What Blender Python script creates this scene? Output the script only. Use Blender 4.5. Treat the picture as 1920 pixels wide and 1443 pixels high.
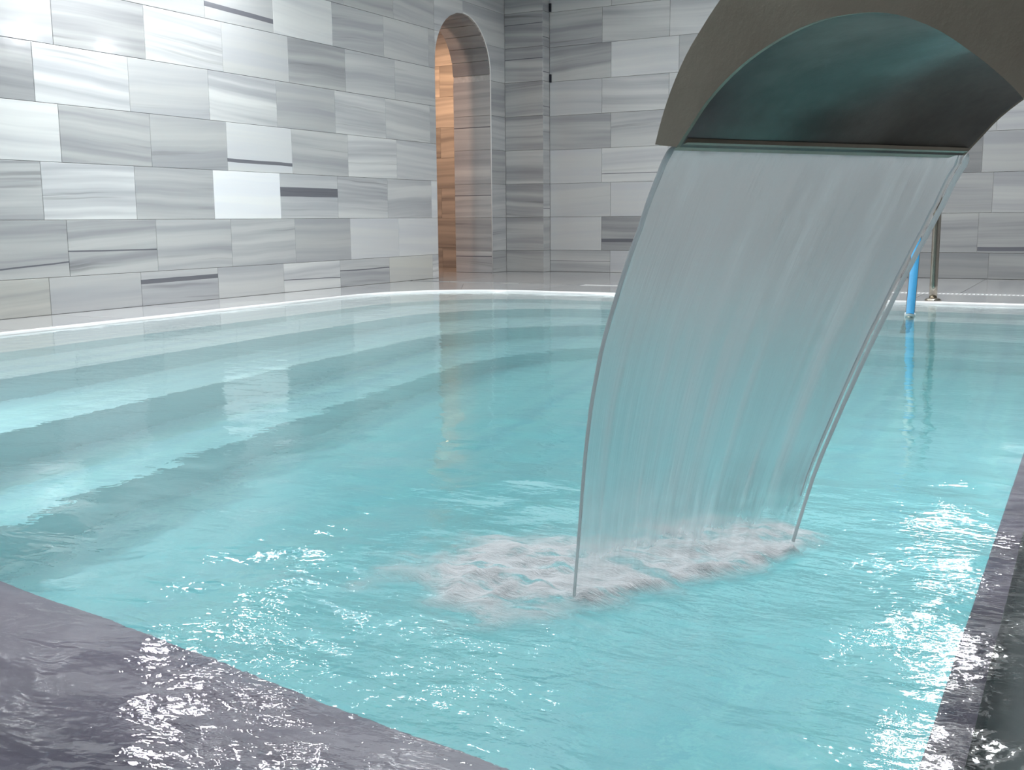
import bpy, bmesh, math, random
from mathutils import Vector, Matrix, noise
random.seed(7)
for o in list(bpy.data.objects): bpy.data.objects.remove(o)
C = bpy.context.scene.collection
SC = bpy.context.scene
# ------------------------------------------------------------------ camera
# world frame: +Y runs along the left wall towards the far wall, water surface at z = 0, metres
EYE = 0.485
FPX, PITCH, ROLL, YAW = 1984.36, 0.1550, -0.0089, 0.5058
Rt = Vector((math.cos(YAW), math.sin(YAW), 0))
Fw = Vector((-math.sin(YAW)*math.cos(PITCH), math.cos(YAW)*math.cos(PITCH), -math.sin(PITCH)))
Up = Rt.cross(Fw)
cr, sr = math.cos(ROLL), math.sin(ROLL)
right = Rt*cr + Up*sr
up = -Rt*sr + Up*cr
cam_d = bpy.data.cameras.new('camera')
cam = bpy.data.objects.new('camera', cam_d); C.objects.link(cam)
cam.matrix_world = Matrix(((right.x, up.x, -Fw.x, 0), (right.y, up.y, -Fw.y, 0), (right.z, up.z, -Fw.z, EYE), (0, 0, 0, 1)))
cam_d.sensor_width = 36; cam_d.lens = FPX/1920*36; cam_d.clip_start = 0.02
SC.camera = cam
# ------------------------------------------------------------------ world, exposure
SC.view_settings.view_transform = 'Standard'; SC.view_settings.look = 'None'
SC.view_settings.exposure = 0.0; SC.view_settings.gamma = 1.0; SC.view_settings.use_curve_mapping = False
w = bpy.data.worlds.new('world'); SC.world = w; w.use_nodes = True
w.node_tree.nodes['Background'].inputs[0].default_value = (0.8, 0.86, 0.9, 1)
w.node_tree.nodes['Background'].inputs[1].default_value = 0.05
SC.cycles.max_bounces = 12; SC.cycles.diffuse_bounces = 4; SC.cycles.glossy_bounces = 4
SC.cycles.transmission_bounces = 9; SC.cycles.transparent_max_bounces = 12
SC.cycles.sample_clamp_indirect = 14; SC.cycles.blur_glossy = 0.6
SC.cycles.use_denoising = True

XL, YF, ZD = -4.838, 8.782, 0.008           # left wall, far wall, deck level
CEIL = 2.62
# ------------------------------------------------------------------ lights
def area(name, loc, size, power, color=(1, 1, 1), direction=(0, 0, -1), shape='DISK', size_y=None, spread=None):
    d = bpy.data.lights.new(name, 'AREA'); d.shape = shape; d.size = size; d.energy = power; d.color = color
    if size_y: d.size_y = size_y
    if spread: d.spread = spread
    o = bpy.data.objects.new(name, d); C.objects.link(o); o.location = loc
    o.rotation_euler = Vector(direction).to_track_quat('-Z', 'Y').to_euler()
    return o
COOL = (0.95, 0.98, 1.0)
# round ceiling lamps, the ones the polished walls and the water mirror
LAMPS = [(-4.2, 3.85), (-4.35, 4.9), (-0.62, 5.5), (-0.68, 6.8), (-0.8, 7.7), (-2.2, 3.0)]
LAMP_Z = 2.24
POW = [33, 15, 36, 26, 12, 20]
DIA = [0.23, 0.18, 0.25, 0.21, 0.15, 0.27]
for (x, y), pw, dia in zip(LAMPS, POW, DIA):
    area('ceiling_lamp_light', (x, y, LAMP_Z), dia, pw, COOL)
# broad soft fill light added over the pool, no fixture behind it
area('ceiling_fill_light', (-2.4, 4.5, CEIL - 0.03), 4.0, 115, COOL, shape='RECTANGLE', size_y=7.2)
# pool lamps under the water line
area('underwater_light', (-3.3, 1.175, -0.14), 0.16, 15, (0.88, 0.98, 1.0), (0.12, 0.85, -0.5), spread=2.2)
area('underwater_light', (-0.135, 3.6, -0.35), 0.18, 14, (0.86, 0.97, 1.0), (-0.6, 0.35, -0.8))
area('underwater_light', (-0.135, 1.7, -0.35), 0.18, 5, (0.86, 0.97, 1.0), (-0.6, -0.1, -0.8))  # added fill to brighten the near part of the basin floor
# warm lamp of the passage behind the arch
area('passage_lamp_light', (-5.7, 8.6, 2.25), 0.3, 16, (1.0, 0.56, 0.30))
area('passage_lamp_light', (-5.43, 6.5, 2.1), 0.10, 15, (1.0, 0.62, 0.46), (0.15, 1, -0.35))

# ------------------------------------------------------------------ helpers
def link(name, me, mat=None, parent=None, loc=None):
    o = bpy.data.objects.new(name, me); C.objects.link(o)
    if mat is not None and len(me.materials) == 0: me.materials.append(mat)
    if parent is not None: o.parent = parent
    if loc is not None: o.location = loc
    return o
def mesh(name, verts, faces, smooth=False):
    me = bpy.data.meshes.new(name); me.from_pydata([tuple(v) for v in verts], [], faces); me.update()
    if smooth: me.polygons.foreach_set('use_smooth', [True]*len(me.polygons))
    return me
def tag(o, label=None, cat=None, group=None, kind=None):
    if label: o['label'] = label
    if cat: o['category'] = cat
    if group: o['group'] = group
    if kind: o['kind'] = kind
    return o
def empty(name, loc=(0, 0, 0), rz=0):
    o = bpy.data.objects.new(name, None); C.objects.link(o); o.location = loc; o.rotation_euler = (0, 0, rz)
    o.empty_display_size = 0.1
    return o
def box_data(x0, x1, y0, y1, z0, z1):
    v = [(x0,y0,z0),(x1,y0,z0),(x1,y1,z0),(x0,y1,z0),(x0,y0,z1),(x1,y0,z1),(x1,y1,z1),(x0,y1,z1)]
    f = [(0,3,2,1),(4,5,6,7),(0,1,5,4),(1,2,6,5),(2,3,7,6),(3,0,4,7)]
    return v, f
def boxm(name, *a): return mesh(name, *box_data(*a))
def prism(poly, z0, z1):
    """poly: ccw list of (x, y), extruded in z"""
    n = len(poly)
    v = [(x, y, z0) for x, y in poly] + [(x, y, z1) for x, y in poly]
    f = [tuple(range(n-1, -1, -1)), tuple(range(n, 2*n))] + [(i, (i+1) % n, n+(i+1) % n, n+i) for i in range(n)]
    return v, f
def tube(pts, r, seg=12, cap=True):
    V = []; F = []
    pts = [Vector(p) for p in pts]
    n = len(pts); prev = None
    for i, p in enumerate(pts):
        t = (pts[min(i+1, n-1)] - pts[max(i-1, 0)]).normalized()
        if prev is None:
            a = t.orthogonal().normalized()
        else:
            a = (prev - t*prev.dot(t)).normalized()
        prev = a; b = t.cross(a)
        rr = r[i] if isinstance(r, (list, tuple)) else r
        for k in range(seg):
            th = 2*math.pi*k/seg
            V.append(p + a*math.cos(th)*rr + b*math.sin(th)*rr)
    for i in range(n-1):
        for k in range(seg):
            k2 = (k+1) % seg
            F.append((i*seg+k, i*seg+k2, (i+1)*seg+k2, (i+1)*seg+k))
    if cap:
        F.append(tuple(range(seg-1, -1, -1))); F.append(tuple(range((n-1)*seg, n*seg)))
    return V, F
def lin(s): return ((s+0.055)/1.055)**2.4 if s > 0.04045 else s/12.92

# ------------------------------------------------------------------ materials
def newmat(name):
    m = bpy.data.materials.new(name); m.use_nodes = True
    nt = m.node_tree; nt.nodes.clear()
    out = nt.nodes.new('ShaderNodeOutputMaterial')
    return m, nt, out
class NB:
    def __init__(s, nt): s.nt = nt
    def n(s, t, **k):
        nd = s.nt.nodes.new(t)
        for a, b in k.items(): setattr(nd, a, b)
        return nd
    def l(s, a, b): s.nt.links.new(a, b)
    def math(s, op, a, b=None, c=None, clamp=False):
        nd = s.n('ShaderNodeMath', operation=op, use_clamp=clamp)
        for i, v in enumerate((a, b, c)):
            if v is None: continue
            if isinstance(v, (int, float)): nd.inputs[i].default_value = v
            else: s.l(v, nd.inputs[i])
        return nd.outputs[0]
    def mix(s, f, a, b):
        nd = s.n('ShaderNodeMix', data_type='RGBA')
        for i, v in ((0, f), (6, a), (7, b)):
            if isinstance(v, (int, float)): nd.inputs[i].default_value = v
            elif isinstance(v, tuple): nd.inputs[i].default_value = (*v, 1) if len(v) == 3 else v
            else: s.l(v, nd.inputs[i])
        return nd.outputs[2]
    def ss(s, v, a, b, x=0.0, y=1.0):
        nd = s.n('ShaderNodeMapRange', interpolation_type='SMOOTHSTEP')
        s.l(v, nd.inputs[0])
        for i, q in ((1, a), (2, b), (3, x), (4, y)): nd.inputs[i].default_value = q
        return nd.outputs[0]
    def attr(s, name):
        nd = s.n('ShaderNodeAttribute', attribute_type='OBJECT', attribute_name=name); return nd.outputs['Fac']
    def noise(s, vec, scale, detail=3, rough=0.5, dist=0.0):
        nd = s.n('ShaderNodeTexNoise'); s.l(vec, nd.inputs['Vector'])
        nd.inputs['Scale'].default_value = scale; nd.inputs['Detail'].default_value = detail
        nd.inputs['Roughness'].default_value = rough; nd.inputs['Distortion'].default_value = dist
        return nd.outputs['Fac']
    def xyz(s, vec):
        nd = s.n('ShaderNodeSeparateXYZ'); s.l(vec, nd.inputs[0]); return nd.outputs
    def comb(s, x, y, z):
        nd = s.n('ShaderNodeCombineXYZ')
        for i, v in enumerate((x, y, z)):
            if isinstance(v, (int, float)): nd.inputs[i].default_value = v
            else: s.l(v, nd.inputs[i])
        return nd.outputs[0]

def marble(name, along=0, across=2, use_attr=True, base=(0.5, 0.5, 0.5), rough=0.12, freq=1.0, contrast=1.0, world=False, spec=0.5):
    """banded grey-white marble: long straight veins, thin dark hairlines"""
    m, nt, out = newmat(name); b = NB(nt)
    tc = b.n('ShaderNodeTexCoord')
    if world:
        geo = b.n('ShaderNodeNewGeometry'); P = b.xyz(geo.outputs['Position'])
        rnd = 0.0
    else:
        P = b.xyz(tc.outputs['Object'])
        oi = b.n('ShaderNodeObjectInfo'); rnd = oi.outputs['Random']
    u, v = P[along], P[across]
    offs = b.math('MULTIPLY', rnd, 91.7) if not world else 0.0
    slope = b.math('MULTIPLY', b.math('SUBTRACT', rnd, 0.5), 0.14) if not world else 0.02
    wob = b.noise(b.comb(b.math('MULTIPLY', u, 2.2), offs, b.math('MULTIPLY', v, 2.0)), 1.0, 2, 0.5)
    vv = b.math('ADD', b.math('ADD', v, b.math('MULTIPLY', u, slope)), b.math('MULTIPLY', wob, 0.035))
    bands = b.noise(b.comb(b.math('MULTIPLY', u, 0.35), offs, b.math('MULTIPLY', vv, 11.0*freq)), 1.0, 3, 0.55)
    fine = b.noise(b.comb(b.math('MULTIPLY', u, 0.9), b.math('ADD', offs, 7.3), b.math('MULTIPLY', vv, 60.0*freq)), 1.0, 3, 0.6)
    hair = b.noise(b.comb(b.math('MULTIPLY', u, 0.6), b.math('ADD', offs, 17.3), b.math('MULTIPLY', vv, 18.0*freq)), 1.0, 2, 0.5)
    hairm = b.math('MULTIPLY', b.ss(hair, 0.60, 0.70), b.ss(fine, 0.42, 0.62))
    val = b.math('ADD', b.math('MULTIPLY', b.ss(bands, 0.30, 0.68), 0.72), b.math('MULTIPLY', fine, 0.28))
    if use_attr:
        shade = b.attr('shade'); vein = b.attr('vein')
    else:
        shade = 1.0; vein = 1.0
    # value multiplier 1 - vein*(...)
    if use_attr:
        k = b.math('SUBTRACT', 1.0, b.math('MULTIPLY', b.math('MULTIPLY', b.math('SUBTRACT', 0.62, val), 0.62*contrast), vein))
        k = b.math('SUBTRACT', k, b.math('MULTIPLY', b.math('MULTIPLY', hairm, vein), 0.30*contrast))
        k = b.math('MULTIPLY', k, shade)
        cool = b.math('SUBTRACT', 0.62, val)
    else:
        k = b.math('SUBTRACT', 1.0, b.math('MULTIPLY', b.math('SUBTRACT', 0.62, val), 0.95*contrast))
        k = b.math('SUBTRACT', k, b.math('MULTIPLY', hairm, 0.40*contrast))
        cool = b.math('SUBTRACT', 0.62, val)
    tint = b.mix(b.math('ADD', b.math('MULTIPLY', cool, 1.2), 0.35, clamp=True), (1.0, 1.0, 0.975), (0.97, 0.98, 1.02))
    if not use_attr:
        nd = b.n('ShaderNodeMix', data_type='RGBA', blend_type='MULTIPLY'); nd.inputs[0].default_value = 1
        b.l(tint, nd.inputs[6]); nd.inputs[7].default_value = (*base, 1); tint = nd.outputs[2]
    vm = b.n('ShaderNodeVectorMath', operation='SCALE'); b.l(tint, vm.inputs[0]); b.l(k, vm.inputs['Scale'])
    col = vm.outputs[0]
    if use_attr:
        # one dark seam across a tile, where the stone has one
        bz, bw = b.attr('seam_height'), b.attr('seam_width')
        sl = b.attr('seam_slope')
        edge = b.noise(b.comb(b.math('MULTIPLY', u, 3.0), offs, 0.0), 1.0, 2)
        d = b.math('ABSOLUTE', b.math('SUBTRACT', b.math('ADD', v, b.math('MULTIPLY', u, sl)), b.math('ADD', bz, b.math('MULTIPLY', b.math('SUBTRACT', edge, 0.5), 0.008))))
        msk = b.math('MULTIPLY', b.math('LESS_THAN', d, b.math('MULTIPLY', bw, 0.5)), b.math('ADD', 0.78, b.math('MULTIPLY', fine, 0.2)))
        col = b.mix(msk, col, (0.115, 0.115, 0.135))
        wm = b.math('MULTIPLY', b.attr('warm'), b.ss(v, 0.17, 0.06))
        col2 = b.n('ShaderNodeMix', data_type='RGBA', blend_type='MULTIPLY'); b.l(wm, col2.inputs[0]); b.l(col, col2.inputs[6]); col2.inputs[7].default_value = (1.0, 0.985, 0.93, 1)
        col = col2.outputs[2]
    p = b.n('ShaderNodeBsdfPrincipled')
    b.l(col, p.inputs['Base Color']); p.inputs['Roughness'].default_value = rough
    p.inputs['Specular IOR Level'].default_value = spec
    # slightly uneven polish
    nz = b.noise(tc.outputs['Object'] if not world else geo.outputs['Position'], 9.0, 2)
    bp = b.n('ShaderNodeBump'); bp.inputs['Strength'].default_value = 0.12; bp.inputs['Distance'].default_value = 0.004
    b.l(nz, bp.inputs['Height']); b.l(bp.outputs[0], p.inputs['Normal'])
    b.l(p.outputs[0], out.inputs[0])
    return m
def simple(name, col, rough=0.5, metal=0.0, noise_amt=0.0, nscale=20, bump=0.0, spec=0.5, coat=0.0):
    m, nt, out = newmat(name); b = NB(nt)
    p = b.n('ShaderNodeBsdfPrincipled'); p.inputs['Roughness'].default_value = rough; p.inputs['Metallic'].default_value = metal
    p.inputs['Specular IOR Level'].default_value = spec; p.inputs['Coat Weight'].default_value = coat
    tc = b.n('ShaderNodeTexCoord'); nz = b.noise(tc.outputs['Object'], nscale, 4, 0.6)
    lo = tuple(c*(1-noise_amt) for c in col); hi = tuple(min(1, c*(1+noise_amt)) for c in col)
    b.l(b.mix(b.ss(nz, 0.3, 0.7), lo, hi), p.inputs['Base Color'])
    if bump:
        bp = b.n('ShaderNodeBump'); bp.inputs['Strength'].default_value = bump; bp.inputs['Distance'].default_value = 0.002
        b.l(nz, bp.inputs['Height']); b.l(bp.outputs[0], p.inputs['Normal'])
    b.l(p.outputs[0], out.inputs[0]); return m

M_TILE = marble('wall_marble')
M_SLAB = marble('deck_marble', along=1, across=0, freq=0.7, rough=0.10, contrast=0.5)
M_WALLBACK = marble('upper_wall_marble', along=1, across=2, use_attr=False, world=True, base=(0.50, 0.50, 0.51), rough=0.2)
M_GROUT = simple('grout', (0.58, 0.58, 0.57), 0.9, noise_amt=0.1)
M_POOL = marble('pool_marble', along=1, across=0, use_attr=False, world=True, base=(0.90, 0.92, 0.91), rough=0.35, contrast=0.18)
M_RIM = simple('rim_marble', (0.76, 0.76, 0.76), 0.12, noise_amt=0.03)
M_NEAR = marble('near_coping_marble', along=0, across=1, use_attr=False, base=(0.40, 0.355, 0.45), rough=0.08, freq=0.55, contrast=0.75)
M_CEIL = simple('ceiling_paint', (0.75, 0.76, 0.77), 0.8)
M_DARK = simple('dark_hole', (0.01, 0.012, 0.02), 0.8)
M_WHITE_PLASTIC = simple('white_plastic', (0.72, 0.72, 0.72), 0.3)
M_STEEL = simple('polished_steel', (0.52, 0.47, 0.40), 0.18, 1.0, 0.06, 30)
M_BLUE = simple('blue_reflection', (0.07, 0.36, 0.66), 0.35, 0, 0.05, 20)
M_TRIM = simple('polished_edge', (0.80, 0.80, 0.79), 0.08)

# ------------------------------------------------------------------ pool outline
X_LEFT, Y_FAR, X_RIGHT = -4.22, 6.29, -0.112
def y_near(x): return 0.72 - 0.1306*x
def contour(xl, yf, r, n=18):
    """from the near edge up the left side, round the corner, along the far side to the right edge"""
    pts = [(xl, y_near(xl))]
    m = 6
    for i in range(1, m): pts.append((xl, y_near(xl) + (yf - r - y_near(xl))*i/m))
    for i in range(n+1):
        a = math.pi - (math.pi/2)*i/n
        pts.append((xl + r + r*math.cos(a), yf - r + r*math.sin(a)))
    for i in range(1, m+1): pts.append((xl + r + (X_RIGHT - xl - r)*i/m, yf))
    return pts
LEV = [(X_LEFT, Y_FAR, 0.80), (-3.79, 5.93, 0.85), (-3.38, 5.67, 0.95), (-2.98, 5.44, 1.1), (-2.60, 5.26, 1.2)]
DEP = [0.0, 0.15, 0.40, 0.83, 1.23, 1.50]
CON = [contour(*l) for l in LEV]
pool = tag(empty('pool_basin'), 'pale marble pool basin with wide submerged steps under the turquoise water', 'pool')
def strip(A, zA, B, zB):
    n = len(A); v = [(x, y, zA) for x, y in A] + [(x, y, zB) for x, y in B]
    return v, [(i, i+1, n+i+1, n+i) for i in range(n-1)]
for k in range(1, 5):
    # riser below contour k-1, tread out to contour k
    top = strip(CON[k-1], -DEP[k], CON[k], -DEP[k])
    v1, f1 = top; n0 = len(v1)
    nose = strip(CON[k], -DEP[k], CON[k], -DEP[k]-0.03)
    v2, f2 = nose
    bot = strip(CON[k], -DEP[k+1]-0.05, CON[k-1], -DEP[k+1]-0.05)
    v = v1 + [(x, y, -DEP[k+1]-0.05) for x, y in CON[k]] + [(x, y, -DEP[k+1]-0.05) for x, y in CON[k-1]]
    n = len(CON[0]); f = list(f1)
    for i in range(n-1):
        f.append((n+i, n+i+1, 2*n+i+1, 2*n+i))
        f.append((2*n+i, 2*n+i+1, 3*n+i+1, 3*n+i))
        f.append((3*n+i, 3*n+i+1, i+1, i))
    f.append((0, n, 2*n, 3*n)); f.append((n-1, 4*n-1, 3*n-1, 2*n-1))
    me = mesh('pool_step', v, f)
    bm = bmesh.new(); bm.from_mesh(me); bmesh.ops.recalc_face_normals(bm, faces=bm.faces); bm.to_mesh(me); bm.free()
    link('pool_step', me, M_POOL, pool)
link('upper_riser', mesh('upper_riser', *strip(CON[0], 0.0, CON[0], -0.16)), M_POOL, pool)
link('basin_floor', boxm('basin_floor', -4.4, 0.1, 0.4, 6.6, -1.60, -1.50), M_POOL, pool)
v, f = prism([(-4.4, y_near(-4.4)), (-4.4, y_near(-4.4)-0.1), (0.0, y_near(0)-0.1), (0.0, y_near(0))], -1.5, -0.075)
link('basin_wall', mesh('basin_wall', v, f), M_POOL, pool)
link('basin_wall', boxm('basin_wall', X_RIGHT, X_RIGHT+0.03, 0.6, 6.6, -1.5, -0.02), M_POOL, pool)
# round pool lamps set in the basin walls; the last is added with its fill light
for loc, d in (((-3.3, y_near(-3.3)+0.004, -0.16), (0.13, 0.99, 0)), ((X_RIGHT-0.004, 3.6, -0.35), (-1, 0, 0)), ((X_RIGHT-0.004, 1.7, -0.35), (-1, 0, 0))):
    q = Vector(d).normalized(); L = Vector(loc)
    V, F = tube([L - q*0.01, L + q*0.012, L + q*0.014], [0.10, 0.10, 0.08], 24)
    link('pool_lamp', mesh('pool_lamp', V, F), M_STEEL, pool)

# ------------------------------------------------------------------ water
LIP_Z = 0.555
P1 = Vector((-0.378, 1.026, LIP_Z)); G = Vector((0.54895, 0.83585, 0)); T = Vector((-0.83585, 0.54895, 0)); LW = 0.418
W1 = Vector((-0.554, 1.152, 0)); W2 = Vector((-0.373, 1.500, 0))
LAND = (W1 + W2)/2
def seg_dist(x, y, a, c):
    px, py = x-a.x, y-a.y; dx, dy = c.x-a.x, c.y-a.y
    t = max(0, min(1, (px*dx+py*dy)/(dx*dx+dy*dy)))
    return math.hypot(px-t*dx, py-t*dy)
def wave(x, y):
    d = seg_dist(x, y, W1, W2)
    act = 0.25 + 1.6*math.exp(-(d/0.9)**2)
    rings = 0.0014*math.sin(d*34 + 1.5*noise.noise((x*2, y*2, 0)))*math.exp(-d/0.7)
    n1 = noise.noise((x*2.2+3, y*4.5, 0.3))*0.0042
    n2 = noise.noise((x*7+9, y*11, 1.3))*0.0024
    n3 = noise.noise((x*19+5, y*27, 2.7))*0.0012
    near = math.exp(-((math.hypot(x+0.7, y-1.0))/1.1)**2)
    return (n1 + n2 + n3*(0.4+0.3*near))*act*0.9 + rings, act
NX, NY = 300, 420
V = []; 
xs = [-4.24 + (4.24-0.012)*i/NX for i in range(NX+1)]
ys = [0.15 + (6.31-0.15)*(j/NY)**1.5 for j in range(NY+1)]
chop = []
for y in ys:
    for x in xs:
        h, a = wave(x, y); V.append((x, y, h)); 
        d = seg_dist(x, y, W1, W2)
        nr = math.exp(-((math.hypot(x+0.85, y-0.95))/0.75)**2)
        chop.append(0.10 + 0.85*math.exp(-(d/0.5)**2) + 0.15*nr)
W_ = NX+1
F = []
for j in range(NY):
    for i in range(NX):
        cx_, cy_ = (xs[i]+xs[i+1])/2, (ys[j]+ys[j+1])/2
        # keep to the basin, the gutter and the film over the near coping
        if cx_ < X_LEFT - 0.02 or cy_ > Y_FAR + 0.02: continue
        r = 0.80
        if cx_ < X_LEFT + r and cy_ > Y_FAR - r and math.hypot(cx_-X_LEFT-r, cy_-Y_FAR+r) > r + 0.02: continue
        a = j*W_+i; F.append((a, a+1, a+W_+1, a+W_))
me = mesh('pool_water', V, F, smooth=True)
at = me.attributes.new('chop', 'FLOAT', 'POINT'); at.data.foreach_set('value', chop)
mw, nt, out = newmat('pool_water'); b = NB(nt)
geo = b.n('ShaderNodeNewGeometry'); P = geo.outputs['Position']; X_, Y_, Z_ = b.xyz(P)
ca = b.n('ShaderNodeAttribute', attribute_type='GEOMETRY', attribute_name='chop').outputs['Fac']
st_ = b.comb(b.math('MULTIPLY', X_, 1.0), b.math('MULTIPLY', Y_, 1.9), 0.0)
n1 = b.noise(st_, 9.0, 3, 0.55, 0.4); n2 = b.noise(st_, 34.0, 3, 0.6, 0.3)
hgt = b.math('ADD', b.math('MULTIPLY', n1, 1.0), b.math('MULTIPLY', b.math('MULTIPLY', n2, ca), 0.42))
hgt = b.math('MULTIPLY', hgt, b.math('ADD', 0.15, ca))
bp = b.n('ShaderNodeBump'); bp.inputs['Strength'].default_value = 1.0; bp.inputs['Distance'].default_value = 0.0062
b.l(hgt, bp.inputs['Height'])
gl = b.n('ShaderNodeBsdfGlass'); gl.inputs['IOR'].default_value = 1.33; gl.inputs['Roughness'].default_value = 0.0
gl.inputs['Color'].default_value = (1, 1, 1, 1); b.l(bp.outputs[0], gl.inputs['Normal'])
b.l(gl.outputs[0], out.inputs[0])
va = b.n('ShaderNodeVolumeAbsorption'); va.inputs['Color'].default_value = (0.30, 0.765, 0.80, 1); va.inputs['Density'].default_value = 0.48
b.l(va.outputs[0], out.inputs['Volume'])
water = tag(link('pool_water', me, mw), 'clear turquoise pool water, rippled, filling the whole basin', 'water', kind='stuff')

# ------------------------------------------------------------------ floor / deck slabs
def setp(o, shade, vein=1.0, sh=-1.0, sw=0.0, ss=0.0, warm=0.0):
    o['shade'] = float(shade); o['vein'] = float(vein); o['seam_height'] = float(sh); o['seam_width'] = float(sw); o['seam_slope'] = float(ss); o['warm'] = float(warm)
floor = tag(link('floor', mesh('floor', *(lambda a: a)(box_data(-4.84, X_LEFT-0.05, 0.9, YF, -0.10, ZD-0.022))), M_GROUT), kind='structure')
def struct(name, v, f, m, parent=None):
    o = link(name, mesh(name, v, f), m, parent)
    if parent is None: o['kind'] = 'structure'
    return o
struct('floor_bed', *box_data(X_LEFT-0.05, 3.2, Y_FAR+0.03, YF, -0.10, ZD-0.022), M_GROUT, floor)
struct('floor_bed', *box_data(0.0, 3.2, -1.6, Y_FAR+0.03, -0.10, ZD-0.022), M_GROUT, floor)
struct('floor_bed', *prism([(-4.84, -1.6), (0.0, -1.6), (0.0, y_near(0)-0.06), (-4.84, y_near(-4.84)-0.06)], -0.20, -0.066), M_GROUT, floor)
RIMW = 0.03
def slab_poly(poly, shade, m=M_SLAB, z1=ZD, th=0.022, name='deck_slab', vein=1.0):
    cx_ = sum(p[0] for p in poly)/len(poly); cy_ = sum(p[1] for p in poly)/len(poly)
    v, f = prism([(x-cx_, y-cy_) for x, y in poly], -th, 0)
    me = mesh(name, v, f)
    o = link(name, me, m, floor, (cx_, cy_, z1)); setp(o, shade, vein)
    return o
g = 0.0015
YO, TL = 3.715, 0.6143
# left ledge between wall and rim
y = YO - TL*5
k = 0
while y < Y_FAR - 0.8 - 0.1:
    y2 = min(y+TL, Y_FAR-0.8)
    y1 = max(y, 1.28)
    if y2 > 1.4:
        slab_poly([(XL, y1+g), (X_LEFT-RIMW-g, y1+g), (X_LEFT-RIMW-g, y2-g), (XL, y2-g)], random.uniform(0.47, 0.55), vein=0.8)
    y += TL
# rounded corner, three radial slabs
cxr, cyr, rr = X_LEFT+0.8, Y_FAR-0.8, 0.8+RIMW+g
def rayhit(a):
    dx, dy = math.cos(a), math.sin(a); t = []
    if dx < -1e-6: t.append((XL-cxr)/dx)
    if dy > 1e-6: t.append((Y_FAR+0.70-cyr)/dy)
    s = min(t); return (cxr+dx*s, cyr+dy*s)
ang = [math.pi - math.radians(q) for q in (0, 32, 60, 90)]
corner = (XL, Y_FAR+0.70)
for i in range(3):
    a0, a1 = ang[i]-0.001, ang[i+1]+0.001
    arc = [(cxr+rr*math.cos(a0+(a1-a0)*j/8), cyr+rr*math.sin(a0+(a1-a0)*j/8)) for j in range(9)]
    o0, o1 = rayhit(a0), rayhit(a1)
    outp = [o1]
    if abs(o0[0]-XL) < 1e-4 and abs(o1[1]-corner[1]) < 1e-4: outp.append(corner)
    outp.append(o0)
    slab_poly((arc + outp)[::-1], random.uniform(0.46, 0.52))
# far deck rows
for (ya, yb, x0) in ((Y_FAR+RIMW+g, Y_FAR+0.70, cxr), ):
    x = x0
    while x < 1.6:
        slab_poly([(x+g, ya), (x+0.62-g, ya), (x+0.62-g, yb), (x+g, yb)], random.uniform(0.36, 0.42)); x += 0.62
for (ya, yb, x0) in ((Y_FAR+0.80, Y_FAR+1.65, XL), (Y_FAR+1.65, YF, XL)):
    x = -4.48 - 0.622
    while x < 1.6:
        xa = max(x, XL)
        slab_poly([(xa+g, ya+g), (x+0.622-g, ya+g), (x+0.622-g, yb-g), (xa+g, yb-g)], random.uniform(0.36, 0.42)); x += 0.622
# right-hand deck beyond the gutter
y = 0.9
slab_poly([(-0.02, -1.0), (1.2, -1.0), (1.2, 1.2), (-0.02, 1.2)], 0.22, z1=ZD-0.006)
for ya in (1.203, 2.6, 4.0, 5.3):
    slab_poly([(-0.02, ya), (1.2, ya), (1.2, min(ya+1.397 if ya < 2 else ya+1.35, Y_FAR)), (-0.02, min(ya+1.397 if ya < 2 else ya+1.35, Y_FAR))], 0.22, z1=ZD-0.006)
# near coping, under a film of overflowing water
def near_slab(xa, xb):
    v, f = prism([(xa, y_near(xa)-1.3), (xb, y_near(xb)-1.3), (xb, y_near(xb)+0.0), (xa, y_near(xa)+0.0)], -0.066, -0.009)
    me = mesh('coping_slab', v, f); bm = bmesh.new(); bm.from_mesh(me)
    ed = [e for e in bm.edges if all(vv.co.z > -0.01 for vv in e.verts)]
    bmesh.ops.bevel(bm, geom=ed, offset=0.006, segments=2, affect='EDGES'); bm.to_mesh(me); bm.free()
    return link('coping_slab', me, M_NEAR, floor)
near_slab(-4.3, -2.903); near_slab(-2.9, -1.503); near_slab(-1.5, X_RIGHT)
# right rim and overflow gutter
o = link('gutter_rim', boxm('gutter_rim', X_RIGHT, X_RIGHT+0.036, 0.72, Y_FAR, -0.12, -0.006), M_NEAR, floor)
link('gutter_channel', boxm('gutter_channel', X_RIGHT+0.036, -0.02, 0.72, Y_FAR, -0.16, -0.12), M_POOL, floor)
# white rim round the left and far side
A = contour(X_LEFT, Y_FAR, 0.8); B_ = contour(X_LEFT-RIMW, Y_FAR+RIMW, 0.8+RIMW)
n = len(A)
v = [(x, y, -0.03) for x, y in A] + [(x, y, 0.008) for x, y in A] + [(x*0.8+q*0.2, y*0.8+z*0.2, 0.013) for (x, y), (q, z) in zip(A, B_)] + [(x*0.2+q*0.8, y*0.2+z*0.8, 0.013) for (x, y), (q, z) in zip(A, B_)] + [(x, y, 0.008) for x, y in B_] + [(x, y, -0.03) for x, y in B_]
f = []
for r_ in range(5):
    for i in range(n-1): f.append((r_*n+i, (r_+1)*n+i, (r_+1)*n+i+1, r_*n+i+1))
link('rim', mesh('rim', v, f, True), M_RIM, floor)

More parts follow.
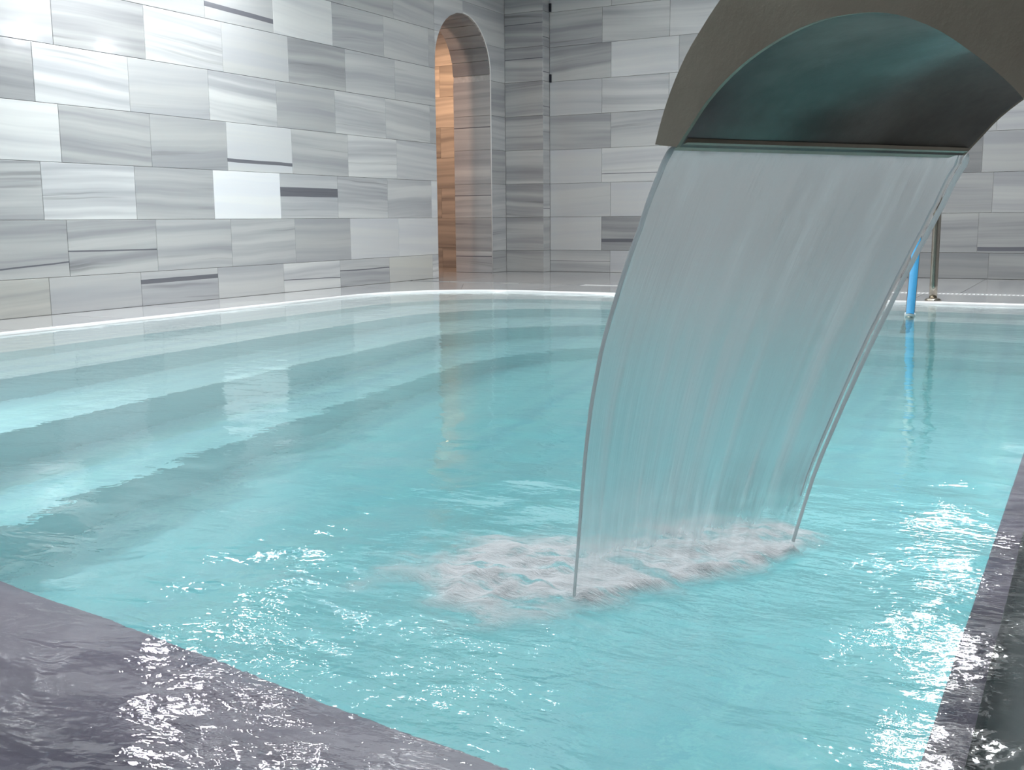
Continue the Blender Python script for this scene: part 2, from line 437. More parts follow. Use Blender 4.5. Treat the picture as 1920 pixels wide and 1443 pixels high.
# overflow grating on the far deck
gr = tag(empty('drain_grating', (-1.1, Y_FAR+0.75, ZD)), 'white slatted drain grating set in the far deck beside the ladder', 'drain')
def child(name, me, m, parent, loc=(0, 0, 0)):
    o = link(name, me, m, parent); o.location = loc; return o
for s in (-1, 1):
    child('frame_bar', boxm('frame_bar', -2.2, 2.4, s*0.048-0.002, s*0.048+0.002, -0.022, 0.001), M_WHITE_PLASTIC, gr)
child('channel', boxm('channel', -2.2, 2.4, -0.046, 0.046, -0.10, -0.095), M_DARK, gr)
sl = boxm('slat', -0.005, 0.005, -0.045, 0.045, -0.018, 0.001)
for i in range(100):
    child('slat', sl, M_WHITE_PLASTIC, gr, (-0.1 + i*0.0245, 0, 0))
V = []; F = []
for i in range(84):
    q, r_ = box_data(-2.19+i*0.0245-0.005, -2.19+i*0.0245+0.005, -0.045, 0.045, -0.018, 0.001)
    F += [tuple(a+len(V) for a in t) for t in r_]; V += q
o = child('slats', mesh('slats', V, F), M_WHITE_PLASTIC, gr); o['kind'] = 'stuff'

# ------------------------------------------------------------------ walls
TH = 0.012; GAP = 0.0009; CH = 0.0016
def ztop(k): return ZD if k == 0 else 0.5037 + (k-2)*0.3   # top of row k, row 1 is the cut bottom row
tile_cache = {}
def tile_mesh(L, H):
    key = (round(L, 4), round(H, 4))
    if key in tile_cache: return tile_cache[key]
    a, c = L/2-GAP, H/2-GAP
    v = []
    for y_, ins in ((0.0, 0), (-TH+CH, 0), (-TH, CH)):
        v += [(-a+ins, y_, -c+ins), (a-ins, y_, -c+ins), (a-ins, y_, c-ins), (-a+ins, y_, c-ins)]
    f = []
    for s in (0, 4):
        for i in range(4): f.append((s+i, s+(i+1) % 4, s+4+(i+1) % 4, s+4+i))
    f.append((8, 9, 10, 11))
    me = mesh('tile', v, f); me.materials.append(M_TILE); tile_cache[key] = me
    return me
def poly_tile(poly):   # poly ccw in (u, z), local centred
    n = len(poly)
    cu = sum(p[0] for p in poly)/n; cz = sum(p[1] for p in poly)/n
    v = [(x-cu, 0, z-cz) for x, z in poly] + [(x-cu, -TH, z-cz) for x, z in poly]
    f = [(i, (i+1) % n, n+(i+1) % n, n+i) for i in range(n)] + [tuple(range(n, 2*n))]
    me = mesh('tile', v, f); me.materials.append(M_TILE)
    return me, cu, cz
def place(me, face, u, plane, z, parent, args):
    o = bpy.data.objects.new('tile', me); C.objects.link(o); o.parent = parent
    if face == 'L': o.location = (plane, u, z); o.rotation_euler = (0, 0, math.pi/2)
    elif face == 'R': o.location = (plane, u, z); o.rotation_euler = (0, 0, -math.pi/2)
    else: o.location = (u, plane, z)
    setp(o, *args)
    return o
# opening in the left wall
DY0, DY1, DSP, DR = 7.49, 8.38, 1.272, 0.445
DYC = (DY0+DY1)/2
WBACK = XL - TH      # tile backs sit on this plane
wl = tag(empty('wall_left'), kind='structure')
arc = [(DYC + DR*math.cos(a), DSP+0.5 + DR*math.sin(a)) for a in [math.pi*i/24 for i in range(25)]]
DSPZ = DSP + 0.485
arc = [(DYC + DR*math.cos(a), DSPZ + DR*math.sin(a)) for a in [math.pi*i/24 for i in range(25)]]
DEPTH = 0.385
def yz_prism(poly, x0, x1):
    n = len(poly); v = [(x0, a, c) for a, c in poly] + [(x1, a, c) for a, c in poly]
    f = [tuple(range(n)), tuple(range(2*n-1, n-1, -1))] + [(i, n+i, n+(i+1) % n, (i+1) % n) for i in range(n)]
    return v, f
def add_back(parent, v, f, m=M_GROUT, name='backing'):
    o = link(name, mesh(name, v, f), m, parent); return o
add_back(wl, *box_data(XL-DEPTH, WBACK, -1.6, DY0-TH, -0.1, CEIL))
add_back(wl, *box_data(XL-DEPTH, WBACK, DY1+TH, YF+0.1, -0.1, CEIL))
R2 = DR + TH
arc2 = [(DYC + R2*math.cos(a), DSPZ + R2*math.sin(a)) for a in [math.pi*i/24 for i in range(25)]]
pl = [(DY1+TH, DSPZ)] + arc2[1:-1] + [(DY0-TH, DSPZ), (DY0-TH, CEIL), (DY1+TH, CEIL)]
# fan of quads above the arch
vv = []; ff = []
for i in range(25):
    yy, zz = arc2[i]
    vv += [(WBACK, yy, zz), (WBACK, yy, CEIL), (XL-DEPTH, yy, zz), (XL-DEPTH, yy, CEIL)]
for i in range(24):
    a = i*4; c = a+4
    ff += [(a, a+1, c+1, c), (a+2, c+2, c+3, a+3), (a, c, c+2, a+2)]
add_back(wl, vv, ff)

# marble tones read off the photograph, light included: row -> list of (shade, vein, seam z, seam width, seam slope, warm)
def S(s, vein=1.0, sh=-1.0, sw=0.0, ss=0.0, warm=0.0): return (lin(s)*1.0, vein, sh, sw, ss, warm)
LEFT = {  # index -1 .. 6
 1: {-1: S(.75,.7,warm=1), 0: S(.74,.4), 1: S(.74,.7,.045,.026,-.01), 2: S(.73,.6), 3: S(.76,.8,-.02,.006,.02), 4: S(.70,.9,.02,.008), 5: S(.72,.3,warm=1)},
 2: {-1: S(.74,.9,-.09,.008,-.06), 0: S(.74,1,-.02,.008,.01), 1: S(.74,.7), 2: S(.73,.8), 3: S(.69,.5), 4: S(.78,.2), 5: S(.78,.25), 6: S(.74,.6)},
 3: {-1: S(.80,.9), 0: S(.88,1), 1: S(.75,.8), 2: S(.96,.12), 3: S(.78,.7,.03,.062,.0), 4: S(.76,1), 5: S(.74,.8), 6: S(.80,.3)},
 4: {-1: S(.92,.7), 0: S(.77,.9), 1: S(.76,.6), 2: S(.88,.15,-.087,.022,.012), 3: S(.76,.8), 4: S(.82,.9), 5: S(.79,.6), 6: S(.78,.5)},
 5: {-1: S(.78,1), 0: S(.92,.8), 1: S(.84,.4), 2: S(.87,1,.02,.0), 3: S(.77,.5), 4: S(.83,.9), 5: S(.80,.8), 6: S(.74,.5)},
 6: {-1: S(.88,.5), 0: S(.82,1), 1: S(.93,.8), 2: S(.89,.15), 3: S(.79,.9), 4: S(.85,.7), 5: S(.83,.7)},
 7: {-1: S(.82,.8), 0: S(.84,.9), 1: S(.86,.6), 2: S(.89,.3,-.07,.03,.025), 3: S(.98,.5), 4: S(.86,.8), 5: S(.85,.6)},
 8: {3: S(.86,.6), 4: S(.82,.8), 5: S(.84,.6)},
}
def rnd_shade(base=.80): return S(base + random.uniform(-.05, .07), random.uniform(.4, 1.1))
for k in range(1, 10):
    z0, z1 = ztop(k-1), min(ztop(k), CEIL)
    zc, H = (z0+z1)/2, z1-z0
    y0 = (3.715 if k % 2 else 3.849)
    j = -5
    while True:
        a, c = y0 + TL*j, y0 + TL*(j+1); idx = j
        # seam index used in LEFT: tile right of joint j has index j (odd rows), tile left of first joint is -1
        if a >= DY0 - 0.01: break
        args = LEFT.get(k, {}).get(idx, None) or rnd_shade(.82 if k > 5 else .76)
        args = (args[0]*{1: .98, 2: .94, 3: .88, 4: .79, 5: .70, 6: .60}.get(k, .54)*(0.88 if j < 0 else .94 + .06*j),) + args[1:]  # tile colour scaled by row and column to even out the lamp light
        if c > DY0 - 0.05:
            c = DY0
        if c - a > 0.03 and not (z1 > DSPZ+0.2 and c >= DY0):
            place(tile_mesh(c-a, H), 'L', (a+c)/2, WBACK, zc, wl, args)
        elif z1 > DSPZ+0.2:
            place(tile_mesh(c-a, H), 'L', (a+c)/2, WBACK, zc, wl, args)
        j += 1
    # between arch top / beside it
    def arc_y(z, side):
        if z >= DSPZ + DR: return DYC
        if z <= DSPZ: return DYC + side*DR
        return DYC + side*math.sqrt(max(0, DR*DR - (z-DSPZ)**2))
    lim0, lim1 = DY0, 8.651
    if z1 <= DSPZ:
        place(tile_mesh(lim1-DY1, H), 'L', (lim1+DY1)/2, WBACK, zc, wl, S(random.uniform(.70, .78), .8))
    else:
        for side, e in ((-1, lim0), (1, lim1)):
            zs = [z0 + (z1-z0)*i/8 for i in range(9)]
            zs = sorted(set(zs + ([DSPZ+DR] if z0 < DSPZ+DR < z1 else []) + ([DSPZ] if z0 < DSPZ < z1 else [])))
            inner = [(arc_y(z, side), z) for z in zs]
            if side < 0:
                poly = [(e+GAP, z0+GAP)] + [(min(q, DYC)-0.0, max(z0+GAP, min(z, z1-GAP))) for q, z in inner] + [(e+GAP, z1-GAP)]
                if z0 < DSPZ and True:
                    poly = [p_ for p_ in poly if not (p_[1] < DSPZ-1e-6 and p_[0] > DY0+GAP+1e-6)] 
            else:
                poly = [(q, max(z0+GAP, min(z, z1-GAP))) for q, z in inner][::-1] + [(e-GAP, z0+GAP), (e-GAP, z1-GAP)]
                poly = poly[:-2] + [(e-GAP, z0+GAP), (e-GAP, z1-GAP)]
            # drop duplicate corners
            P_ = []
            for p_ in poly:
                if not P_ or math.hypot(p_[0]-P_[-1][0], p_[1]-P_[-1][1]) > 1e-4: P_.append(p_)
            if len(P_) < 3: continue
            area_ = sum(P_[i][0]*P_[(i+1) % len(P_)][1]-P_[(i+1) % len(P_)][0]*P_[i][1] for i in range(len(P_)))
            if area_ < 0: P_.reverse()
            if abs(area_) < 2e-3: continue
            me, cu, cz = poly_tile(P_)
            place(me, 'L', cu, WBACK, cz, wl, S(random.uniform(.76, .82), .8))
# reveal of the arch: tile courses on the jambs, wedge tiles on the soffit
for k in range(1, 7):
    z0, z1 = ztop(k-1), min(ztop(k), DSPZ)
    if z1 <= z0: continue
    me = tile_mesh(DEPTH, z1-z0)
    place(me, 'F', XL-DEPTH/2, DY1+TH, (z0+z1)/2, wl, S(random.uniform(.70, .78), .9, random.choice([-1, .05]), .008))
    o = place(me, 'F', XL-DEPTH/2, DY0-TH, (z0+z1)/2, wl, S(.74, .9)); o.rotation_euler = (0, 0, math.pi)
NS = 12
for i in range(NS):
    a0, a1 = math.pi*i/NS+0.004, math.pi*(i+1)/NS-0.004
    v = []
    for a in (a0, (a0+a1)/2, a1):
        for r_ in (DR, DR+TH):
            for x in (XL-DEPTH+GAP, XL-GAP): v.append((x-(XL-DEPTH/2), r_*math.cos(a), r_*math.sin(a)))
    f = []
    for s in (0, 4): f += [(s, s+1, s+5, s+4), (s+2, s+6, s+7, s+3), (s, s+4, s+6, s+2), (s+1, s+3, s+7, s+5)]
    me = mesh('tile', v, f); me.materials.append(M_TILE)
    o = link('tile', me, None, wl, (XL-DEPTH/2, DYC, DSPZ)); setp(o, lin(random.uniform(.62, .70)), .9)
# polished light edge of the arch
pts = [(XL+0.003, DY1+0.004, ZD)] + [(XL+0.003, DYC+(DR+0.004)*math.cos(a), DSPZ+(DR+0.004)*math.sin(a)) for a in [math.pi*0.5*i/14 for i in range(15)]]
V, F = tube(pts, 0.0055, 8); link('polished_edge', mesh('polished_edge', V, F, True), M_TRIM, wl)

# passage behind the arch
wp = tag(empty('wall_passage'), kind='structure')
XP = XL-DEPTH
M_PASS = marble('passage_marble', along=0, across=2, use_attr=False, world=True, base=(0.55, 0.52, 0.50), rough=0.25, freq=0.8, contrast=1.2)
add_back(wp, *box_data(-7.6, XP+0.2, 9.25, 9.35, -0.1, 2.5), M_PASS)
add_back(wp, *box_data(-7.6, -7.5, 5.5, 9.25, -0.1, 2.5), M_PASS)
add_back(wp, *box_data(-7.6, XP, 5.5, 5.6, -0.1, 2.5), M_PASS)
add_back(wp, *box_data(-7.6, XP+0.3, 5.5, 9.35, 2.5, 2.6), M_CEIL)
add_back(wp, *box_data(-7.6, XP, 5.5, 9.35, -0.1, ZD-0.022), M_GROUT)
for xx in range(4):
    x0 = XP - 0.6*(xx+1)
    for yy in range(6):
        o = slab_poly([(x0+g, 5.65+0.6*yy+g), (x0+0.6-g, 5.65+0.6*yy+g), (x0+0.6-g, 6.25+0.6*yy-g), (x0+g, 6.25+0.6*yy-g)], 0.42)
o = slab_poly([(XP+g, DY0+g), (XL-g, DY0+g), (XL-g, DY1-g), (XP+g, DY1-g)], 0.42)
for k in range(1, 10):
    z0, z1 = ztop(k-1), min(ztop(k), 2.49)
    if z1-z0 < .03: continue
    x = XP + 0.05 - (0.13 if k % 2 else 0.43)
    xe = XP + 0.05
    while xe > -7.4:
        place(tile_mesh(xe-x, z1-z0), 'F', (x+xe)/2, 9.25, (z0+z1)/2, wp, S(random.uniform(.68, .78), 1.1)); xe = x; x -= 0.6143

# far wall
wf = tag(empty('wall_far'), kind='structure')
add_back(wf, *box_data(XL-0.1, 3.2, YF+TH, YF+0.15, -0.1, CEIL))
FARX0 = -4.449
FT = .622
FAR = {  # index 0 = first full tile right of first joint, -1 = left end
 1: {-1: S(.70,.8,.0,.004), 0: S(.76,.3), 4: S(.66,.6), 5: S(.68,.8)},
 2: {-1: S(.75,.2), 0: S(.64,1,-.06,.03), 4: S(.70,.9), 5: S(.70,1,-.12,.03)},
 3: {-1: S(.74,.3), 0: S(.77,.15), 4: S(.70,.6), 5: S(.75,.7)},
 4: {-1: S(.76,.15), 0: S(.78,.5,-.075,.006), 4: S(.60,.7), 5: S(.72,.5)},
 5: {-1: S(.68,.9), 0: S(.72,.8)},
 6: {-1: S(.74,.4), 0: S(.74,.8)},
 7: {-1: S(.68,1.1), 0: S(.80,.3)},
 8: {-1: S(.70,1), 0: S(.74,1)},
}
for k in range(1, 10):
    z0, z1 = ztop(k-1), min(ztop(k), CEIL)
    x = FARX0; j = -1
    nx = -3.848 if k % 2 else -3.934
    while x < 1.6:
        args = FAR.get(k, {}).get(j) or S(.73 + random.uniform(-.05, .05), random.uniform(.4, 1.1))
        if j >= 2: args = (args[0]*.72,) + args[1:]  # right-hand tiles darkened in colour to stand in for shade
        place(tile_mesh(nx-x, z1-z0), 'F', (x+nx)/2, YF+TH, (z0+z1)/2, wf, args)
        x = nx; nx += FT; j += 1
# corner pilaster
PX, PY = -4.515, 8.651
PX = -4.449-0.075
add_back(wf, *box_data(XL-0.05, PX-0.0+0.063, PY+TH, YF+0.05, -0.1, CEIL), M_GROUT, 'pilaster')
for k in range(1, 10):
    z0, z1 = ztop(k-1), min(ztop(k), CEIL)
    place(tile_mesh(-4.449-XL-0.0, z1-z0), 'F', (XL-4.449)/2, PY+TH, (z0+z1)/2, wf, S(random.uniform(.64, .70), 1.1, random.choice([-1, -1, .05]), .007))
    me = tile_mesh(YF-PY, z1-z0)
    place(me, 'L', (YF+PY)/2, -4.449-TH, (z0+z1)/2, wf, S(random.uniform(.70, .76), .8, random.choice([-1, -.07]), .006))
for zz in (1.86+0.485, 1.25+0.485, 0):
    if zz: link('fixing_slot', boxm('fixing_slot', -0.009, 0.009, -0.013, 0.0, -0.035, 0.035), M_DARK, wf, (-4.438, YF, zz))
# other walls and ceiling, out of view but lighting and mirrored in the water
M_WB2 = marble('upper_wall_marble_x', along=0, across=2, use_attr=False, world=True, base=(0.50, 0.50, 0.51), rough=0.2)
struct('wall_right', *box_data(3.1, 3.2, -1.6, YF+0.1, -0.1, CEIL), M_WALLBACK)
struct('wall_near', *box_data(XL-DEPTH, 3.2, -1.7, -1.6, -0.1, CEIL), M_WB2)
struct('ceiling', *box_data(XP, 3.2, -1.7, YF+0.1, CEIL, CEIL+0.1), M_CEIL)
add_back(wf, *box_data(1.6, 3.1, YF, YF+TH, 0, CEIL), M_WB2)
LAMP_LABELS = ['round hanging lamp over the middle of the left ledge', 'round hanging lamp over the left ledge near the arched doorway', 'round hanging lamp over the pool just before the grab rail',
    'round hanging lamp over the far edge behind the grab rail', 'round hanging lamp close to the far wall on the right', 'round hanging lamp over the middle of the pool']
for (x, y), ll in zip(LAMPS, LAMP_LABELS):
    l = tag(empty('hanging_lamp', (x, y, CEIL)), ll, 'lamp', group='round lamps hanging over the pool')
    V, F = tube([(0, 0, 0), (0, 0, -0.05), (0, 0, LAMP_Z-CEIL+0.13)], [0.05, 0.02, 0.02], 16); link('stem', mesh('stem', V, F), M_STEEL, l)
    V, F = tube([(0, 0, LAMP_Z-CEIL+0.13), (0, 0, LAMP_Z-CEIL+0.10), (0, 0, LAMP_Z-CEIL+0.012)], [0.05, 0.13, 0.15], 28); link('shade', mesh('shade', V, F), M_STEEL, l)

# ------------------------------------------------------------------ waterfall spout
M_SPOUT = None
m, nt, out = newmat('weathered_steel'); b = NB(nt)
p = b.n('ShaderNodeBsdfPrincipled'); tc = b.n('ShaderNodeTexCoord')
n1 = b.noise(tc.outputs['Object'], 7, 4, 0.6); n2 = b.noise(tc.outputs['Object'], 90, 3, 0.6)
b.l(b.mix(b.ss(n1, .3, .7), (.46, .39, .31), (.54, .47, .38)), p.inputs['Base Color'])
p.inputs['Metallic'].default_value = 0.75
b.l(b.math('ADD', 0.30, b.math('MULTIPLY', n2, 0.2)), p.inputs['Roughness'])
bp = b.n('ShaderNodeBump'); bp.inputs['Strength'].default_value = 0.25; bp.inputs['Distance'].default_value = 0.002
b.l(n2, bp.inputs['Height']); b.l(bp.outputs[0], p.inputs['Normal']); b.l(p.outputs[0], out.inputs[0])
M_SPOUT = m
K = .97
INN = [(0.0, 0.0), (-.023, .020), (-.048, .041), (-.084, .062), (-.121, .077), (-.163, .088), (-.202, .093), (-.238, .092), (-.267, .088), (-.294, .080), (-.326, .065), (-.355, .046), (-.379, .028), (-.402, .007), (-.432, -.03), (-.462, -.08), (-.488, -.15), (-.503, -.24), (-.512, -.36), (-.518, -.46), (-.522, -.562)]
OUT = [(.038, .005), (.027, .030), (.011, .058), (-.013, .089), (-.042, .115), (-.068, .135), (-.11, .162), (-.165, .185), (-.225, .198), (-.29, .203), (-.355, .198), (-.42, .182), (-.48, .155), (-.535, .115), (-.58, .065), (-.62, .0), (-.65, -.08), (-.67, -.18), (-.685, -.30), (-.692, -.42), (-.695, -.562)]
def smooth_curve(pts, sub=3):
    outp = []
    for i in range(len(pts)-1):
        p0, p1, p2, p3 = pts[max(i-1, 0)], pts[i], pts[i+1], pts[min(i+2, len(pts)-1)]
        for s in range(sub):
            t = s/sub
            outp.append(tuple(0.5*((2*p1[q]) + (-p0[q]+p2[q])*t + (2*p0[q]-5*p1[q]+4*p2[q]-p3[q])*t*t + (-p0[q]+3*p1[q]-3*p2[q]+p3[q])*t**3) for q in (0, 1)))
    outp.append(pts[-1]); return outp
INN = smooth_curve([(a*K, c*K) for a, c in INN]); OUT = smooth_curve([(a*K, c*K) for a, c in OUT])
base_z = ZD - LIP_Z
sp = tag(empty('waterfall_spout', P1 + T*(-0.59) + G*(LW/2) + Vector((0, 0, base_z))), 'wide arched metal waterfall spout pouring a sheet of water into the pool', 'fountain')
O0 = Vector(sp.location)
def spv(s, z, gg): return P1 + T*s + G*gg + Vector((0, 0, z)) - O0
def plate(name, curve, th, m, g0, g1):
    n = len(curve); v = []
    for gg in (g0, g1):
        for i, (s, z) in enumerate(curve):
            v.append(spv(s, z, gg))
    for gg in (g0, g1):
        for i, (s, z) in enumerate(curve):
            a = Vector((curve[min(i+1, n-1)][0]-curve[max(i-1, 0)][0], curve[min(i+1, n-1)][1]-curve[max(i-1, 0)][1])).normalized()
            v.append(spv(s - a.y*th, z + a.x*th, gg))
    f = []
    for i in range(n-1):
        f += [(i, i+1, n+i+1, n+i), (2*n+i, 3*n+i, 3*n+i+1, 2*n+i+1), (i, 2*n+i, 2*n+i+1, i+1), (n+i, n+i+1, 3*n+i+1, 3*n+i)]
    f += [(0, n, 3*n, 2*n), (n-1, 3*n-1, 4*n-1, 2*n-1)]
    me = mesh(name, v, f, False)
    bm = bmesh.new(); bm.from_mesh(me); bmesh.ops.recalc_face_normals(bm, faces=bm.faces)
    for fc in bm.faces: fc.smooth = len(fc.verts) == 4
    bm.to_mesh(me); bm.free()
    return link(name, me, m, sp)
M_UNDER = M_SPOUT.copy(); M_UNDER.name = 'shaded_steel'  # darker copy for the underside, its shade put into the colour
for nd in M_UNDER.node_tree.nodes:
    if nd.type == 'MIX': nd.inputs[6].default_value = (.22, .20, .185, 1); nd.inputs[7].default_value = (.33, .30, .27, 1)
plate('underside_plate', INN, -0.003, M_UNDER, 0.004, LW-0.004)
plate('top_plate', OUT, 0.003, M_SPOUT, 0.004, LW-0.004)
for g0 in (0.0, LW-0.004):
    n = min(len(INN), len(OUT)); v = []
    for gg in (g0, g0+0.004):
        for i in range(n): v.append(spv(*INN[i], gg)); v.append(spv(*OUT[i], gg))
    f = []
    for i in range(n-1):
        a = 2*i; q = 2*n + 2*i
        f += [(a, a+2, a+3, a+1), (q, q+1, q+3, q+2), (a, q, q+2, a+2), (a+1, a+3, q+3, q+1)]
    f += [(0, 1, 2*n+1, 2*n), (2*n-2, 4*n-2, 4*n-1, 2*n-1)]
    me = mesh('side_panel', v, f); bm = bmesh.new(); bm.from_mesh(me); bmesh.ops.recalc_face_normals(bm, faces=bm.faces); bm.to_mesh(me); bm.free()
    link('side_panel', me, M_SPOUT, sp)
# weir tongue inside the slot and foot plate
v = [spv(s, z, gg) for gg in (0.006, LW-0.006) for s, z in ((-.01, .004), (.018, -.002), (.018, .001), (-.01, .008))]
link('weir_tongue', mesh('weir_tongue', v, [(0,1,2,3),(7,6,5,4),(0,4,5,1),(1,5,6,2),(2,6,7,3),(3,7,4,0)]), M_SPOUT, sp)
v = [spv(s, base_z + z, gg) for z in (0, .008) for s, gg in ((-.49, -.03), (-.71, -.03), (-.71, LW+.03), (-.49, LW+.03))]
link('foot_plate', mesh('foot_plate', v, [(0,1,2,3),(7,6,5,4),(0,4,5,1),(1,5,6,2),(2,6,7,3),(3,7,4,0)]), M_SPOUT, sp)

# ------------------------------------------------------------------ falling sheet of water
ms, nt, out = newmat('falling_water'); b = NB(nt)
uv = b.n('ShaderNodeAttribute', attribute_type='GEOMETRY', attribute_name='flow').outputs['Vector']
fx, fz, _ = b.xyz(uv)
st1 = b.noise(b.comb(b.math('MULTIPLY', fx, 15), b.math('MULTIPLY', fz, 1.1), 0.0), 1.0, 4, 0.6)
st2 = b.noise(b.comb(b.math('MULTIPLY', fx, 48), b.math('MULTIPLY', fz, 2.2), 3.0), 1.0, 3, 0.6)
bp = b.n('ShaderNodeBump'); bp.inputs['Strength'].default_value = 0.5; bp.inputs['Distance'].default_value = 0.003
b.l(b.math('ADD', b.math('MULTIPLY', st1, 1.0), b.math('MULTIPLY', st2, 0.4)), bp.inputs['Height'])
gl = b.n('ShaderNodeBsdfGlass'); gl.inputs['IOR'].default_value = 1.33; gl.inputs['Roughness'].default_value = 0.30; gl.inputs['Color'].default_value = (.93, .94, .945, 1)
b.l(bp.outputs[0], gl.inputs['Normal'])
df = b.n('ShaderNodeBsdfTranslucent'); df.inputs[0].default_value = (.93, .96, .97, 1)
d2 = b.n('ShaderNodeBsdfDiffuse'); d2.inputs[0].default_value = (.93, .96, .97, 1)
mx = b.n('ShaderNodeMixShader'); mx.inputs[0].default_value = .5; b.l(df.outputs[0], mx.inputs[1]); b.l(d2.outputs[0], mx.inputs[2])
fac = b.math('ADD', 0.05, b.math('MULTIPLY', b.math('MULTIPLY', b.ss(st1, .45, .72), b.ss(st2, .25, .7)), 0.62))
m2 = b.n('ShaderNodeMixShader'); b.l(fac, m2.inputs[0]); b.l(gl.outputs[0], m2.inputs[1]); b.l(mx.outputs[0], m2.inputs[2])
tr = b.n('ShaderNodeBsdfTransparent')
m4 = b.n('ShaderNodeMixShader'); b.l(b.math('MULTIPLY', b.ss(b.math('ADD', fz, b.math('MULTIPLY', st1, .12)), .86, 1.03), .92), m4.inputs[0]); b.l(m2.outputs[0], m4.inputs[1]); b.l(tr.outputs[0], m4.inputs[2])
b.l(m4.outputs[0], out.inputs[0])
sheet = tag(empty('falling_water_sheet', LAND), 'translucent curved sheet of water falling from the metal spout', 'water')
L0 = Vector((LAND.x, LAND.y, 0))
PL1, PL2 = P1 + G*0.004 + Vector((0, 0, .002)) + T*0.012, P1 + G*(LW-0.004) + Vector((0, 0, .002)) + T*0.012
NU, NT = 90, 60
CR = [(0, .016), (.1, .040), (.28, .060), (.37, .062), (.47, .057), (.57, .047), (.70, .027), (.79, .010), (.86, -.005), (.97, -.018), (1.01, -.02)]
CL = [(0, .002), (.2, .010), (.35, .010), (.44, .005), (.52, .0), (.6, -.006), (.7, -.008), (.78, -.006), (.9, .0), (1.01, .004)]
def tab(L, t):
    for (a, x), (c, y) in zip(L, L[1:]):
        if t <= c: return x + (y-x)*(t-a)/(c-a)
    return L[-1][1]
def sheet_pt(u, t):
    a = PL1.lerp(PL2, u)
    q = a + T*((0.204*(1-u) + 0.244*u)*t) + G*(tab(CL, t)*(1-u) + tab(CR, t)*u)
    q.z = a.z*(1 - (0.10*t + 0.90*t*t)) - 0.012*t**4
    return q
tdir = T
V = []; fl = []
for side in (0, 1):
    for i in range(NT+1):
        t = i/NT
        for j in range(NU+1):
            u = j/NU
            q = sheet_pt(u, t)
            th = 0.0035*(1-0.45*t) + 0.0007*(noise.noise((u*26, t*1.0, 5.0)))*(0.4+t) 
            e = min(u, 1-u); th *= min(1, 0.35 + e*18)
            wob = 0.004*noise.noise((u*6, t*1.0, 2.0))*(0.2+t) + 0.0008*noise.noise((u*30, t*0.9, 8.0))*(0.3+t)
            q = q + tdir*(wob + (th if side else -th)*0.5)
            V.append(q - L0); fl.append((u, t, 0))
F = []; base = (NT+1)*(NU+1); W_ = NU+1
for i in range(NT):
    for j in range(NU):
        a = i*W_+j
        F.append((a, a+W_, a+W_+1, a+1)); F.append((base+a, base+a+1, base+a+W_+1, base+a+W_))
    a = i*W_; F.append((a, base+a, base+a+W_, a+W_)); a = i*W_+NU; F.append((a, a+W_, base+a+W_, base+a))
for j in range(NU):
    F.append((j, j+1, base+j+1, base+j)); a = NT*W_+j; F.append((a, base+a, base+a+1, a+1))
me = mesh('water_film', V, F, True)
bm = bmesh.new(); bm.from_mesh(me); bmesh.ops.recalc_face_normals(bm, faces=bm.faces); bm.to_mesh(me); bm.free()
at = me.attributes.new('flow', 'FLOAT_VECTOR', 'POINT'); at.data.foreach_set('vector', [c for t in fl for c in t])
link('water_film', me, ms, sheet)
# thicker cords of water down both edges of the sheet
mc, nt, out = newmat('water_cord'); b = NB(nt)
p = b.n('ShaderNodeBsdfPrincipled'); p.inputs['Base Color'].default_value = (.97, .99, 1, 1); p.inputs['Roughness'].default_value = .25
p.inputs['IOR'].default_value = 1.33
tl = b.n('ShaderNodeBsdfTranslucent'); tl.inputs[0].default_value = (.97, .99, 1, 1)
mx = b.n('ShaderNodeMixShader'); mx.inputs[0].default_value = .5; b.l(p.outputs[0], mx.inputs[1]); b.l(tl.outputs[0], mx.inputs[2])
tr = b.n('ShaderNodeBsdfTransparent')
m3 = b.n('ShaderNodeMixShader'); m3.inputs[0].default_value = .05; b.l(mx.outputs[0], m3.inputs[1]); b.l(tr.outputs[0], m3.inputs[2]); b.l(m3.outputs[0], out.inputs[0])
def cord(u, r0, r1, t0=0.0, t1=1.0, name='edge_cord'):
    pts = [sheet_pt(u, t0 + (t1-t0)*i/30) - L0 - T*(0.0022 + r0*0.8) + (G*0.002*(-1 if u == 0.0 else 1 if u == 1.0 else 0)) for i in range(31)]
    rs = [(r0 + (r1-r0)*i/30)*min(1, (i+1)/3) for i in range(31)]
    V, F = tube(pts, rs, 8); return link(name, mesh(name, V, F, True), mc, sheet)
cord(0.0, .0034, .0020, 0, .97); cord(1.0, .0042, .0026, 0, .97)
cord(.975, .0016, .0012, .02, .9, 'water_thread')

# ------------------------------------------------------------------ splash where the sheet lands
mf, nt, out = newmat('foam'); b = NB(nt)
fo = b.n('ShaderNodeAttribute', attribute_type='GEOMETRY', attribute_name='foam').outputs['Fac']
geo = b.n('ShaderNodeNewGeometry')
vr = b.n('ShaderNodeMapping'); vr.inputs['Rotation'].default_value = (0, 0, -1.0); vr.inputs['Scale'].default_value = (0.55, 1.6, 1)
b.l(geo.outputs['Position'], vr.inputs['Vector'])
n1 = b.noise(vr.outputs[0], 42, 6, .7, .9); n2 = b.noise(vr.outputs[0], 11, 4, .6, .8)
n3 = b.noise(vr.outputs[0], 120, 3, .7, .3)
ridge = b.math('SUBTRACT', 1.0, b.math('ABSOLUTE', b.math('MULTIPLY', b.math('SUBTRACT', n2, .5), 5.0)), clamp=True)
tex = b.math('ADD', b.math('MULTIPLY', n1, .8), b.math('MULTIPLY', ridge, .35))
mk = b.math('MULTIPLY', b.ss(fo, .0, .85), b.math('ADD', .22, b.math('MULTIPLY', b.ss(tex, .34, .70), .76)), clamp=True)
